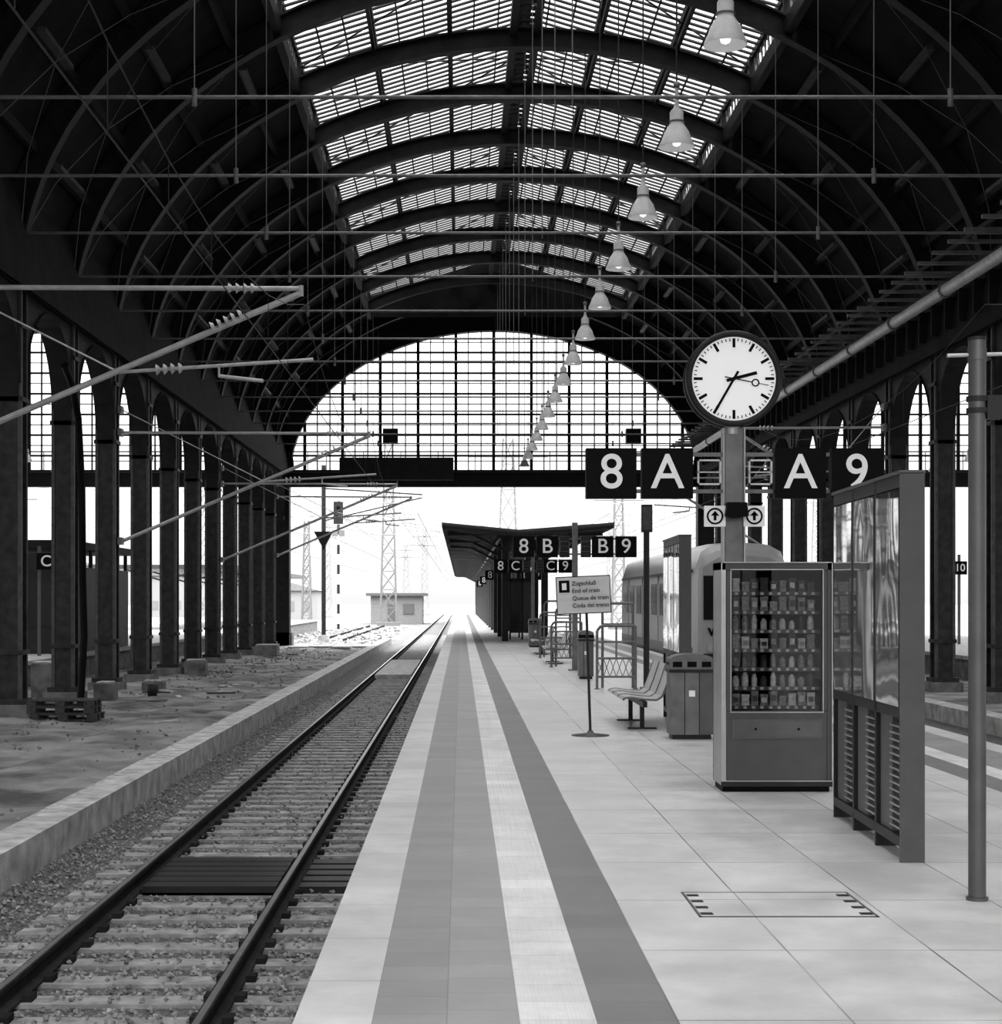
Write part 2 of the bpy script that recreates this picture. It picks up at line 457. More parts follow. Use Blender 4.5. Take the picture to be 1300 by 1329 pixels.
# rails
def railprof(x,z): 
    return [(x-.07,z-.16),(x+.07,z-.16),(x+.07,z-.145),(x+.012,z-.125),(x+.012,z-.045),(x+.035,z-.035),(x+.035,z-.004),(x-.035,z-.004),(x-.035,z-.035),(x-.012,z-.045),(x-.012,z-.125),(x-.07,z-.145)]
for c in(-2.32,8.35):
    r=MB()
    for s in(-.72,.72):
        r.prism(railprof(c+s,-.76),'Y',-20,300,RAILS); r.box(c+s-.022,c+s+.022,-20,300,-.765,-.758,RAILT)
    y=-6
    while y<130:
        r.box(c-1.3,c+1.3,y,y+.26,-1.06,-.925,SLEEP)
        for s in(-.72,.72):
            r.box(c+s-.14,c+s-.07,y+.06,y+.2,-.925,-.88,RAILS); r.box(c+s+.07,c+s+.14,y+.06,y+.2,-.925,-.88,RAILS)
        y+=.6
    r.fin('railway_track')
# cover & crossing
c=MB()
for i in range(6): c.box(-2.93,-1.7,15.6+i*.3,15.86+i*.3,-.93,-.84,GREYDK)
for i in range(5): c.box(-1.5,-.85,15.7+i*.35,15.95+i*.35,-.93,-.86,GREYDK)
c.box(-2.93,-1.7,15.6,17.4,-.96,-.9,BLACK); c.fin('track_cable_cover')
c=MB()
for i in range(8): c.box(-2.95,-1.7,58+i*1.8,59.75+i*1.8,-.95,-.77,CONC)
c.fin('crossing_panel')
# ballast stones
def stone(bl,x,y,z,s,m,flat=.8):
    R=Matrix.Rotation(random.uniform(0,3),3,'Z')@Matrix.Rotation(random.uniform(0,1),3,'X')
    vs=[Vector((x,y,z))+R@Vector(v)*s*random.uniform(.7,1.2) for v in((1,0,0),(0,1,0),(-1,0,0),(0,-1,0),(.2,.1,flat),(0,0,-.8))]
    bl.add(vs,[(0,1,4),(1,2,4),(2,3,4),(3,0,4),(1,0,5),(2,1,5),(3,2,5),(0,3,5)],m)
bl=MB()
for i in range(24000):
    y=9+ (random.random()**1.6)*42; x=random.uniform(-4.24,-.66)
    fr=((y+6)%.6)
    if abs(abs(x+2.32)-.72)<.1: continue
    onS = fr<.28 and abs(x+2.32)<1.3
    if onS and random.random()<.7: continue
    s=random.uniform(.015,.032); z=-.955+random.uniform(-.01,.02)+(.045 if onS else 0)
    if abs(x+2.32)>1.35 and random.random()<.5: z+=.03
    stone(bl,x,y,z,s,ROCK)
bl.fin('ballast_stones')

# pallets, blocks, debris on the dirt
p=MB()
for k in range(3):
    z=-.75+k*.145; ox=random.uniform(-.05,.05)
    for i in range(5): p.box(-9.1+ox,-7.7+ox,35.6+i*.2,35.72+i*.2,z+.115,z+.14,WOOD)
    for i in range(3):
        for j in range(3): p.box(-9.1+ox+i*.6,-8.95+ox+i*.6+.05,35.6+j*.36,35.72+j*.36,z+.02,z+.115,WOOD)
    for j in range(3): p.box(-9.1+ox,-7.7+ox,35.6+j*.36,35.72+j*.36,z,z+.02,WOOD)
p.fin('wooden_pallet')
for (x,y,w,d,h) in((-8.9,42.5,.5,.6,.45),(-8.6,47.5,.6,.5,.25),(-8.9,57,.7,.6,.5),(-8.7,76,1.0,1,.5),(-10.8,44,.6,.5,.9)):
    b=MB(); b.box(x-w/2,x+w/2,y-d/2,y+d/2,-.75,-.75+h,CONCD); b.box(x-w/2+.06,x+w/2-.06,y-d/2+.06,y+d/2-.06,-.75+h,-.70+h,CONC); b.fin('concrete_block',bevel=.02)
b=MB()
for i in range(900):
    u=random.random()
    x=random.uniform(-9.2,-5.0) if u<.6 else max(-9.25,random.gauss(-8.4,.4)); y=random.uniform(18,92); s=random.uniform(.012,.045)*(1+y/90)
    stone(b,x,y,-.72,s,random.choice([CONCD,ROCK,DIRT]),.5)
for i in range(14):
    x=random.uniform(-8.2,-6.2); y=random.uniform(34,85); a=random.uniform(0,3); L=random.uniform(.5,1.1)
    b.beam((x,y,-.70),(x+L*math.cos(a),y+L*math.sin(a),-.69),.12,.04,random.choice([WOOD,CONC,GALVD]))
b.fin('dirt_rubble')
b=MB(); b.lathe((-8.1,44.5,-.75),[(.001,0),(.12,0),(.16,.32),(.15,.32),(.115,.02)],GREYDK,18); b.path([(-8.26,44.5,-.45),(-8.2,44.5,-.33),(-8.1,44.5,-.29),(-8.0,44.5,-.33),(-7.94,44.5,-.45)],.008,GALVD,5); b.fin('bucket')
b=MB()
for i in range(4): b.box(-9+i*1.1,-8+i*1.1,88+(i%2),90+(i%2),-.75,-.65,CONC)
b.fin('concrete_slabs')
pp=MB(); pp.path([(-9.2,41,-.72),(-9.22,41.5,.9),(-9.3,41.7,2.2),(-9.3,41.6,4.5),(-9.3,41.2,6.2),(-9.3,40.6,6.9),(-9.3,39.8,7.3)],.09,BLACK,10); pp.fin('drain_pipe')

# ---------------------------------------------------------------- right pipe and tray
pp=MB(); pp.cyl((12,10,9.46),(12,91,9.46),.15,GALV,14)
for i in range(16): 
    y=12+5*i; pp.cyl((12,y-.06,9.46),(12,y+.06,9.46),.19,GALVD,14)
pp.fin('ventilation_pipe')
tr=MB(); y=12
while y<90:
    tr.box(11.0,13.0,y,y+.1,9.85,9.93,GALVD); tr.box(12.7,13.0,y,y+.1,8.9,9.75,IRON); y+=1.25
tr.box(12.5,12.56,10,91,9.93,10.03,IRON); tr.box(11.4,11.46,10,91,9.93,10.03,IRON); tr.fin('cable_tray')

# ---------------------------------------------------------------- pendant lamps
def lamp(x,y,zb,wt):
    mb=MB()
    mb.lathe((x,y,zb),[(.285,0),(.275,.05),(.235,.13),(.20,.24),(.14,.33),(.11,.38),(.11,.56),(.085,.60),(.05,.63),(.03,.72),(.03,.95)],LAMPW,24)
    mb.lathe((x,y,zb),[(.28,.0),(.26,.05),(.19,.22),(.1,.33),(0.001,.34)],WHITE,24)
    mb.lathe((x,y,zb+.08),[(.001,-.07),(.06,-.04),(.08,.03),(.05,.12),(.04,.2)],BULB,14)
    mb.lathe((x,y,zb),[(.12,.395),(.125,.41),(.12,.425)],GALVD,20)
    mb.lathe((x,y,zb),[(.001,.95),(.05,.96),(.05,1.04),(.001,1.05)],GALVD,12)
    mb.cyl((x,y,zb+1.0),(x,y,wt),.014,WIRE,6)
    mb.fin('pendant_lamp')
for i in range(15): lamp(3.45,22.12+5*i,9.03,17.0)
for x in(-20.5,24): 
    for i in range(5): lamp(x,62+6*i,8.3,16)

# ---------------------------------------------------------------- catenary
def insul(mb,p,d,n=4,r=.085):
    p=Vector(p);d=Vector(d).normalized()
    for i in range(n): mb.cyl(p+d*i*.12,p+d*(i*.12+.05),r,GALV,10,r*.55)
def cant(y,xc,xt,dz=0):
    s=1 if xt>xc else -1; mb=MB(); x0=xc+s*.42
    tip=Vector((xt-s*.1,y,6.75+dz))
    mb.cyl((x0,y,6.78+dz),tip,.04,GALV); mb.cyl((x0,y,3.77+dz),tip+Vector((-.02*s,0,-.08)),.05,GALV)
    insul(mb,Vector((xt-s*1.25,y,6.76+dz)),(s,0,0)); 
    dr=(tip-Vector((x0,y,3.77+dz))).normalized(); insul(mb,tip-dr*1.55,dr,5,.1)
    mb.cyl(tip-Vector((0,0,.12)),tip+Vector((0,0,.05)),.045,GALV)
    mb.cyl((xt-s*3.0,y,5.42+dz),(xt+s*.1,y,5.62+dz),.03,GALV)
    insul(mb,(xt-s*2.4,y,5.46+dz),(s,0,.07),4,.09)
    mb.cyl((xt-s*3.0,y,5.42+dz),(x0,y,7.4+dz),.015,GALV)
    mb.cyl((xt-s*1.4,y,5.36+dz),(xt-s*.7,y,5.28+dz),.03,GALV); mb.cyl((xt-s*1.4,y,5.5+dz),(xt-s*1.4,y,5.34+dz),.02,GALV)
    xa=xc+s*.32
    for z in(3.77,6.78,7.4): mb.box(min(x0,xa),max(x0,xa),y-.2,y+.2,z+dz-.1,z+dz+.1,GALVD)
    mb.fin('catenary_cantilever')
for y,dz in((27,0),(47,-.35),(67,-.4),(87,.3)): cant(y,XL,-2.45,dz)
for y,dz in((52,.3),(72,.2)): cant(y,XR,8.3,dz)
cw=MB()
for x in(-2.5,8.35):
    ys=[-15,7,27,47,67,87,120,160,220]
    for a,b in zip(ys,ys[1:]):
        cw.cyl((x,a,5.1),(x,b,5.1),.008,WIRE,5)
        pts=[(x,a+(b-a)*i/8,6.5-1.0*(1-(2*i/8-1)**2)) for i in range(9)]; cw.path(pts,.007,WIRE,5)
        for i in range(1,8): cw.cyl((x,a+(b-a)*i/8,5.1),pts[i],.004,WIRE,4)
cw.fin('overhead_wires')

# ---------------------------------------------------------------- platform signs
def signset(Y,let,clock=False):
    e=empty('platform_clock_sign' if clock else 'platform_sign',(2.89,Y,0))
    mb=MB()
    if clock:
        mb.box(2.79,2.99,Y-.06,Y+.06,0,3.62,GALVD); mb.box(2.77,2.79,Y-.08,Y+.08,0,3.62,STEEL); mb.box(2.99,3.01,Y-.08,Y+.08,0,3.62,GALV)
        mb.box(2.7,3.08,Y-.2,Y+.2,0,.03,STEEL)
    else:
        mb.box(2.82,2.96,Y-.06,Y+.06,0,3.75,GALVD); mb.box(2.72,3.06,Y-.17,Y+.17,0,.03,GALVD)
    mb.fin('post',e,bevel=.012)
    mb=MB(); zt,zb=3.40,2.87
    mb.box(1.34,4.44,Y+.0,Y+.05,3.32,3.36,GALVD); mb.box(1.34,4.44,Y+.0,Y+.05,2.93,2.97,GALVD)
    for a,b in((1.325,1.857),(1.914,2.454),(3.32,3.86),(3.92,4.45)): 
        mb.box(a,b,Y-.08,Y+.08,zb,zt,BLACK)
    mb.fin('panels',e)
    mb=MB()
    for a,b in((2.50,2.75),(3.04,3.29)):
        for (p,q,r,s2) in((a,b,3.262,3.28),(a,b,3.01,3.028),(a,a+.018,3.01,3.28),(b-.018,b,3.01,3.28),(a,b,3.14,3.152)): mb.box(p,q,Y-.09,Y-.05,r,s2,GALV if clock else GREYP)
        if not clock: mb.box(a,b,Y-.05,Y+.06,zb,zt,GREYDK)
    mb.fin('bracket_frames',e)
    for ch,x in((let[0],1.591),(let[1],2.184),(let[1],3.59),(let[2],4.185)):
        text('letter_'+ch,ch,.52,(x,Y-.084,3.135),e,bold=.006)
    if clock:
        mb=MB()
        for a in(2.57,2.985):
            mb.box(a,a+.225,Y-.1,Y-.06,2.57,2.79,WHITE)
            cx,cz=a+.112,2.68
            mb.lathe((cx,Y-.104,cz),[(.088,0),(.088,-.004),(.07,-.004),(.07,0)],BLACK,24,'Y')
            mb.box(cx-.014,cx+.014,Y-.107,Y-.1,cz-.045,cz+.03,BLACK)
            mb.add([(cx-.045,Y-.107,cz+.005),(cx+.045,Y-.107,cz+.005),(cx,Y-.107,cz+.055)],[(0,1,2)],BLACK)
        mb.fin('arrow_signs',e)
        mb=MB(); mb.prism([(2.8,2.82),(3.0,2.82),(3.02,2.68),(2.93,2.66),(2.87,2.66),(2.78,2.68)],'Y',Y-.22,Y-.06,BLACK); mb.fin('speaker_box',e)
        cx,cz=2.88,4.13
        mb=MB()
        mb.lathe((cx,Y,cz),[(.44,-.105),(.455,-.15),(.49,-.155),(.507,-.13),(.507,-.06),(.47,-.04),(.47,.04),(.507,.06),(.507,.13),(.49,.155),(.44,.12)],GREYDK,64,'Y')
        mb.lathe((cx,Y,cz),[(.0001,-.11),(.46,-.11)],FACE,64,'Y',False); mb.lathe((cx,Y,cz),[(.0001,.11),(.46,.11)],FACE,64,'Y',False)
        mb.fin('clock_case',e)
        mb=MB()
        def tick(a,r0,r1,w,y,m=BLACK):
            d=Vector((math.sin(a),0,math.cos(a))); c0=Vector((cx,y,cz)); n_=Vector((math.cos(a),0,-math.sin(a)))
            p0=c0+d*r0;p1=c0+d*r1
            mb.add([p0-n_*w/2,p0+n_*w/2,p1+n_*w/2,p1-n_*w/2],[(0,1,2,3)],m)
        for i in range(60):
            a=2*math.pi*i/60
            if i%5==0: tick(a,.33,.425,.03,Y-.114)
            else: tick(a,.395,.425,.010,Y-.114)
        tick(math.radians(75.5),-.08,.25,.034,Y-.118); tick(math.radians(210),-.09,.40,.026,Y-.121)
        sa=math.radians(101); tick(sa,-.1,.20,.012,Y-.124,GREYDK); tick(sa,.26,.37,.008,Y-.124,GREYDK)
        mb.lathe((cx+.23*math.sin(sa),Y-.124,cz+.23*math.cos(sa)),[(.042,0),(.028,0)],BLACK,20,'Y',False)
        mb.lathe((cx,Y-.126,cz),[(.0001,0),(.02,0)],BLACK,16,'Y',False)
        mb.fin('clock_dial_marks',e)
        mb=MB(); mb.cyl((cx,Y,3.55),(cx,Y,3.66),.08,GALV,16); mb.fin('clock_neck',e)
signset(18,'8A9',True)
for y,c in((43,'B'),(68,'C'),(93,'D'),(118,'E'),(143,'F')): signset(y,'8'+c+'9')

# ---------------------------------------------------------------- vending machine
e=empty('vending_machine',(2.96,16.1,0)); x0,x1,y0,y1=2.43,3.47,15.84,16.35
mb=MB()
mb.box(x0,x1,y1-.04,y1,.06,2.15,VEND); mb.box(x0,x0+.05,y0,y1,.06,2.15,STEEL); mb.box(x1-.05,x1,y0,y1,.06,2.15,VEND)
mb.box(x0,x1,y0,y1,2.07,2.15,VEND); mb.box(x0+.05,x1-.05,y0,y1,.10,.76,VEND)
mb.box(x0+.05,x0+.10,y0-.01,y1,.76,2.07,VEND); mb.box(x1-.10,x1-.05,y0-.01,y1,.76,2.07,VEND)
mb.box(x0,x1,y0-.02,y0,.05,.10,GREYDK); mb.box(x0+.02,x1-.02,y0+.03,y1,0,.06,BLACK)
mb.fin('cabinet',e,bevel=.008)
mb=MB(); mb.box(x0+.10,x1-.10,y1-.06,y1-.04,.76,2.07,BLACK); mb.box(x0+.1,x0+.105,y0+.02,y1-.06,.76,2.07,BLACK); mb.box(x1-.105,x1-.1,y0+.02,y1-.06,.76,2.07,BLACK)
for i in range(7):
    z=.80+i*.178; mb.box(x0+.105,x1-.105,y0+.08,y1-.06,z-.012,z,GREYP); mb.box(x0+.105,x1-.105,y0+.07,y0+.08,z-.03,z+.005,GREYP)
    for j in range(10): mb.box(x0+.14+j*.08,x0+.17+j*.08,y0+.066,y0+.07,z-.025,z,P1)
mb.fin('shelves',e)
mb=MB()
for i in range(7):
    z=.80+i*.178
    for j in range(9):
        x=x0+.155+j*.088; mm=random.choice([P1,P1,P2,P2,P3]); hh=random.uniform(.09,.145); w=random.uniform(.033,.041)
        if i in(1,2,4): mb.cyl((x,y0+.12,z),(x,y0+.12,z+hh*.7),w*.8,mm,10); mb.cyl((x,y0+.12,z+hh*.7),(x,y0+.12,z+hh),w*.8,mm,10,w*.4)
        else: 
            mb.prism([(x-w,z),(x+w,z),(x+w*.8,z+hh*.5),(x+w,z+hh),(x-w,z+hh),(x-w*.8,z+hh*.5)],'Y',y0+.09,y0+.17,mm)
            mb.box(x-w*.6,x+w*.6,y0+.086,y0+.09,z+hh*.3,z+hh*.7,random.choice([P1,P3,P2]))
mb.fin('snacks',e)
mb=MB(); mb.box(x0+.10,x1-.10,y0+.005,y0+.012,.76,2.07,GLASSV); mb.fin('glass',e)
mb=MB(); 
mb.box(x0+.10,x1-.10,y0-.012,y0,.50,.68,GREYP); mb.box(x0+.13,x1-.13,y0-.018,y0-.012,.52,.66,STEELP)
mb.cyl((x0+.32,y0-.02,.59),(x0+.32,y0-.03,.59),.012,BLACK); mb.cyl((x1-.32,y0-.02,.59),(x1-.32,y0-.03,.59),.012,BLACK)
for (a,b,c,d) in((x0+.0,x1,.10,.108),(x0,x0+.008,.1,2.15),(x1-.008,x1,.1,2.15),(x0,x1,2.142,2.15),(x0+.085,x1-.085,.742,.75),(x0+.085,x0+.093,.75,2.08),(x1-.093,x1-.085,.75,2.08),(x0+.085,x1-.085,2.075,2.083)):
    mb.box(a,b,y0-.02,y0-.0,c,d,STEEL)
mb.fin('flap_and_trim',e)

# ---------------------------------------------------------------- display boards
def board(xn,yn,xf,yf,ht=2.66):
    e=empty('timetable_display_board',((xn+xf)/2,(yn+yf)/2,0))
    L=math.hypot(xf-xn,yf-yn); ang=math.atan2(xn-xf,yf-yn)
    def fix(o): 
        o.parent=e; o.matrix_parent_inverse=Matrix(); 
    e.rotation_euler=(0,0,ang)
    t=.075
    mb=MB()
    nsec=3; w=L/nsec
    for i in range(nsec+1):
        yy=-L/2+i*w; ww=.05
        mb.box(-t,t,max(-L/2,yy-ww/2),min(L/2,yy+ww/2),0.0,ht,GREYDK)
    mb.box(-t,t,-L/2,L/2,ht-.09,ht,GREYDK); mb.box(-t,t,-L/2,L/2,.98,1.06,GREYDK); mb.box(-t,t,-L/2,L/2,.10,.17,GREYDK)
    mb.box(-t-.01,t+.01,-L/2-.012,-L/2+.0,0.0,ht+.01,VEND)
    mb.box(-t-.015,t+.015,-L/2-.012,L/2+.012,ht,ht+.025,GREYP)
    o=mb.fin('frame',shift=False); fix(o)
    mb=MB()
    for i in range(nsec):
        a=-L/2+i*w+.05; b=-L/2+(i+1)*w-.05
        mb.box(-t-.006,-t+.02,a,b,1.06,ht-.10,MIRR); mb.box(t-.02,t+.006,a,b,1.06,ht-.10,MIRR)
    o=mb.fin('glass_cases',shift=False); fix(o)
    mb=MB()
    for i in range(nsec):
        a=-L/2+i*w+.06; b=-L/2+(i+1)*w-.06
        m0=a+(b-a)*.45
        mb.box(-.05,.05,m0,b,.17,.98,GREYP)
        z=.22
        while z<.95: mb.beam((-.055,a,z),(-.055,m0,z),.03,.012,STEEL); mb.beam((.0,a,z+.02),(.0,m0,z+.02),.03,.012,GREYP); z+=.05
    o=mb.fin('lower_panels',shift=False); fix(o)
board(3.085,11.6,3.16,14.04)
board(3.12,23.6,3.18,26.0,2.68)

# right foreground post
mb=MB(); X,Y=3.09,10.15
mb.cyl((X,Y,0),(X,Y,3.35),.052,STEELP,24); mb.cyl((X,Y,0),(X,Y,.02),.065,STEELP,24); mb.cyl((X,Y,3.35),(X,Y,3.37),.055,GREYDK,24)
mb.cyl((X-.18,Y,3.26),(X+.5,Y,3.28),.012,STEEL); mb.cyl((X,Y,3.23),(X,Y,3.30),.056,STEELP,20)
for z in(2.93,3.0): mb.cyl((X,Y,z-.015),(X,Y,z+.015),.064,GREYDK,20)
mb.box(X+.05,X+.14,Y-.04,Y+.04,2.88,3.02,GREYDK)
mb.fin('steel_post')

# ---------------------------------------------------------------- end-of-train sign
e=empty('end_of_train_sign',(1.71,22.4,0))
mb=MB(); mb.cyl((1.71,22.4,.03),(1.66,22.42,1.65),.018,GREYDK,10); mb.lathe((1.71,22.4,0),[(.25,0),(.25,.012),(.05,.035),(.03,.07)],GREYP,24); mb.fin('stand',e)
rz=math.radians(-4)
mb=MB(); 
def bx(mb,cx,cy,cz,w,h,t,m,rz,ry=0,dx=0,dz=0,dy=0):
    R=Matrix.Rotation(rz,3,'Z')@Matrix.Rotation(ry,3,'Y')
    vs=[]
    for y in(-t/2,t/2):
        for (x,z) in((-w/2,-h/2),(w/2,-h/2),(w/2,h/2),(-w/2,h/2)): vs.append(Vector((cx,cy,cz))+R@Vector((x+dx,y+dy,z+dz)))
    mb.add(vs,[(0,1,2,3),(7,6,5,4),(0,4,5,1),(1,5,6,2),(2,6,7,3),(3,7,4,0)],m)
C=(1.62,22.4,1.86); ry=math.radians(-2.5)
bx(mb,*C,.72,.5,.02,GREYDK,rz,ry); bx(mb,*C,.695,.475,.024,mat('sign_cream',.6,.5),rz,ry)
bx(mb,*C,.14,.16,.028,BLACK,rz,ry,-.25,.12); bx(mb,*C,.06,.09,.032,WHITE,rz,ry,-.25,.12)
mb.fin('panel',e)
t=text('wording','Zugschluß\nEnd of train\nQueue de train\nCoda del treno',.078,(1.466,22.375,1.86),e,BLACK,.006,'LEFT',rz,sp=1.25)
t.rotation_euler=(math.pi/2,ry,rz)

# ---------------------------------------------------------------- bins
def bin_(x,y,w=.56,h=1.08):
    mb=MB(); d=.42
    mb.box(x-w/2+.03,x+w/2-.03,y-d/2+.03,y+d/2-.03,0,.06,GREYDK)
    for i in range(3):
        a=x-w/2+i*w/3; mb.box(a+.004,a+w/3-.004,y-d/2,y+d/2,.06,.86,GALVD if i<2 else GREYP)
    mb.box(x-w/2-.015,x+w/2+.015,y-d/2-.015,y+d/2+.015,.86,.90,GREYDK)
    prof=[(x-w/2-.01,.90)]+[(x-(w/2+.01)*math.cos(math.pi*i/12),.98+.12*math.sin(math.pi*i/12)**.6) for i in range(1,12)]+[(x+w/2+.01,.90)]
    mb.prism(prof,'Y',y-d/2,y+d/2,GALVD)
    for i in(-1,0,1): mb.box(x+i*w/3-.06,x+i*w/3+.06,y-d/2-.006,y-d/2,.93,1.0,BLACK)
    mb.box(x-w/2-.006,x-w/2,y-d/2+.05,y+d/2-.05,.93,.99,BLACK)
    mb.box(x-.04,x+.04,y-d/2-.004,y-d/2,.55,.63,WHITE)
    mb.fin('waste_bin',bevel=.012)
bin_(2.97,22.0); bin_(2.83,38.5,.34,1.0); bin_(2.8,64,.5,1.0)

# ---------------------------------------------------------------- benches
def bench(y0,y1,x=2.25):
    mb=MB(); n=3; L=(y1-y0)/n
    prof=[(0,.42),(.03,.45),(.12,.455),(.3,.43),(.46,.42),(.54,.47),(.6,.62),(.66,.8),(.69,.89)]
    for k in range(n):
        a=y0+k*L+.03;b=y0+(k+1)*L-.03
        for p,q in zip(prof,prof[1:]): mb.beam((x+p[0],(a+b)/2,p[1]),(x+q[0],(a+b)/2,q[1]),b-a,.012,GALV,up=(0,0,1))
        for yy in(a,b): mb.path([(x+p[0],yy,p[1]) for p in prof],.016,GALVD,6)
    mb.beam((x+.3,y0,.36),(x+.3,y1,.36),.06,.08,GREYDK)
    for yy in(y0+.4,y1-.4): mb.box(x+.27,x+.33,yy-.03,yy+.03,0,.36,GREYDK); mb.box(x+.1,x+.5,yy-.05,yy+.05,0,.02,GREYDK)
    mb.fin('platform_bench')
bench(23.2,25.6,2.22); bench(47,49.4,2.35); bench(55,57.4,2.35)

# ---------------------------------------------------------------- tubular barriers
def barrier(y,xa,xb,h1=1.27,h2=1.72):
    mb=MB(); r=.028
    mb.path([(xa,y,0),(xa,y,h1-.1),(xa+.08,y,h1),(xb,y,h1)],r,GALVD); mb.cyl((xb,y,0),(xb,y,h1),r,GALVD)
    mb.path([(xa+.15,y+.5,0),(xa+.15,y+.5,h2-.1),(xa+.25,y+.5,h2),(xb,y+.5,h2),(xb,y+.5,0)],r,GALVD)
    for z in(.25,.62,.95): mb.cyl((xa,y,z),(xb,y,z),r*.8,GALVD)
    for z in(.6,1.3): mb.cyl((xa+.15,y+.5,z),(xb,y+.5,z),r*.7,GALVD)
    for i in range(6):
        a=xa+(xb-xa)*i/6; b=xa+(xb-xa)*(i+1)/6
        mb.cyl((a,y,.25),(b,y,.62),.008,GALVD,5); mb.cyl((b,y,.25),(a,y,.62),.008,GALVD,5)
    mb.cyl(((xa+xb)/2,y,.62),((xa+xb)/2,y,h1),r*.7,GALVD)
    for x in(xa,xb): mb.cyl((x,y,0),(x,y,.015),.06,GALVD)
    mb.fin('tubular_barrier')
barrier(34,2.73,3.5); barrier(52.5,2.45,3.4,1.4,1.75); barrier(45,2.4,3.2,1.2,1.6)
# speaker post
mb=MB(); mb.cyl((3.72,34,0),(3.72,34,3.4),.06,GREYDK,14); mb.box(3.62,3.83,33.9,34.1,3.15,3.7,GREYDK); mb.box(3.64,3.81,33.88,33.9,3.2,3.65,IRONL); mb.box(3.6,3.84,33.88,34.12,0,.04,GREYDK); mb.fin('loudspeaker_post')

# ---------------------------------------------------------------- canopy
mb=MB(); ca,cb=70,215; xl,xv,xr=-.76,2.4,6.3
for (xa,za,xb,zb) in((xl,4.95,xv,4.62),(xv,4.62,xr,4.95)):
    mb.add([(xa,ca,za),(xb,ca,zb),(xb,cb,zb),(xa,cb,za),(xa,ca,za-.12),(xb,ca,zb-.12),(xb,cb,zb-.12),(xa,cb,za-.12)],
       [(0,1,2,3),(7,6,5,4),(0,4,5,1),(1,5,6,2),(2,6,7,3),(3,7,4,0)],GREYP)
    y=ca
    while y<cb:
        mb.beam((xa,y,za-.17),(xb,y,zb-.17),.1,.1,GREYDK); y+=.8
mb.box(xl-.03,xl,ca,cb,4.78,5.0,GREYP); mb.box(xr,xr+.03,ca,cb,4.78,5.0,GREYP)
mb.beam((xl,ca-.03,4.93),(xv,ca-.03,4.63),.06,.1,GREYP); mb.beam((xv,ca-.03,4.63),(xr,ca-.03,4.93),.06,.1,GREYP)
y=ca+3
while y<cb:
    pm=GREYDK if y<95 else GREYP
    for x in(1.9,3.6):
        mb.box(x-.14,x+.14,y-.14,y+.14,0,4.5,pm)
        mb.beam((x,y,3.9),(x+(-1.4 if x<2.5 else 1.4),y,4.6),.1,.12,pm)
    mb.beam((xl+.2,y,4.62),(xr-.2,y,4.62),.12,.16,pm)
    y+=9
for x in(1.6,3.9): mb.box(x-.04,x+.04,ca,cb,4.25,4.33,GREYP)
mb.fin('platform_canopy')
mb=MB()
for yy in(76,80,100): 
    for x in(2.2,2.75,3.3): mb.box(x-.04,x+.04,yy,yy+.08,0,2.7,GREYDK)
    mb.box(2.2,3.3,yy+.02,yy+.06,.3,2.6,TRD)
mb.box(2.1,3.4,76,80.1,2.6,2.75,GREYDK); mb.fin('waiting_shelter')

# ---------------------------------------------------------------- train
def train():
    e=empty('railcar_train',(8.35,60,-.76)); mb=MB(); cx=8.35
    def prof(hw,zt,zb=-.35):
        pts=[(-hw,zb),(-hw,zb+.3),(-hw,2.3),(-hw*.97,2.75),(-hw*.85,zt-.25),(-hw*.6,zt-.06),(0,zt),(hw*.6,zt-.06),(hw*.85,zt-.25),(hw*.97,2.75),(hw,2.3),(hw,zb+.3),(hw,zb)]
        return pts
    secs=[(50,1.25,3.1,0),(50.15,1.34,3.3,0),(50.6,1.40,3.48,0),(51.5,1.42,3.54,0),(73,1.42,3.54,0),(73.5,1.3,3.3,0)]
    rows=[[(cx+p[0],y,p[1]) for p in prof(hw,zt)] for y,hw,zt,_ in secs]
    for a,b in zip(rows,rows[1:]): mb.strip(a,b,TRW,True)
    mb.add(rows[0],[tuple(range(len(rows[0])))],TRW); mb.add(rows[-1],[tuple(range(len(rows[-1])))[::-1]],TRW)
    mb.box(cx-1.3,cx+1.3,50.8,73,-.45,-.3,TRG)
    mb.fin('body',e)
    mb=MB()
    y=52.2
    for k in range(8):
        mb.box(cx-1.435,cx-1.40,y,y+1.7,1.25,2.35,TRD); mb.box(cx+1.40,cx+1.435,y,y+1.7,1.25,2.35,TRD); y+=2.6
    for yy in(51.4,54.0,59.2,64.4,69.6): mb.box(cx-1.43,cx-1.405,yy+.35,yy+.39,-.2,2.7,GREYDK)
    mb.box(cx-1.2,cx+1.2,49.96,50.05,1.2,2.5,TRD)
    mb.box(cx-1.43,cx-1.40,50.9,73,-.2,.35,TRG); mb.box(cx-1.43,cx-1.40,50.9,73,2.62,2.7,GREYDK)
    mb.box(cx-.8,cx+.8,49.95,50.05,2.62,2.85,TRD)
    for s in(-1.0,1.0): mb.cyl((cx+s,49.93,.35),(cx+s,50.05,.35),.11,STEEL,14)
    mb.box(cx-1.2,cx+1.2,49.95,50.1,-.1,.2,GREYDK)
    mb.fin('windows_and_doors',e)
    mb=MB()
    for y in(53,55,69,71):
        for s in(-.72,.72): mb.cyl((cx+s-.05,y,-.35),(cx+s+.05,y,-.35),.4,RAILS,20)
        mb.cyl((cx-.7,y,-.36),(cx+.7,y,-.36),.06,RAILS)
    mb.box(cx-1,cx+1,52.5,55.5,-.5,-.3,RAILS); mb.box(cx-1,cx+1,68.5,71.5,-.5,-.3,RAILS); mb.cyl((cx,49.6,-.1),(cx,50.2,-.1),.1,GREYDK)
    mb.fin('bogies',e)
    text('lettering','ve',.5,(7.5,49.94,.88),e,BLACK,.02)
train()

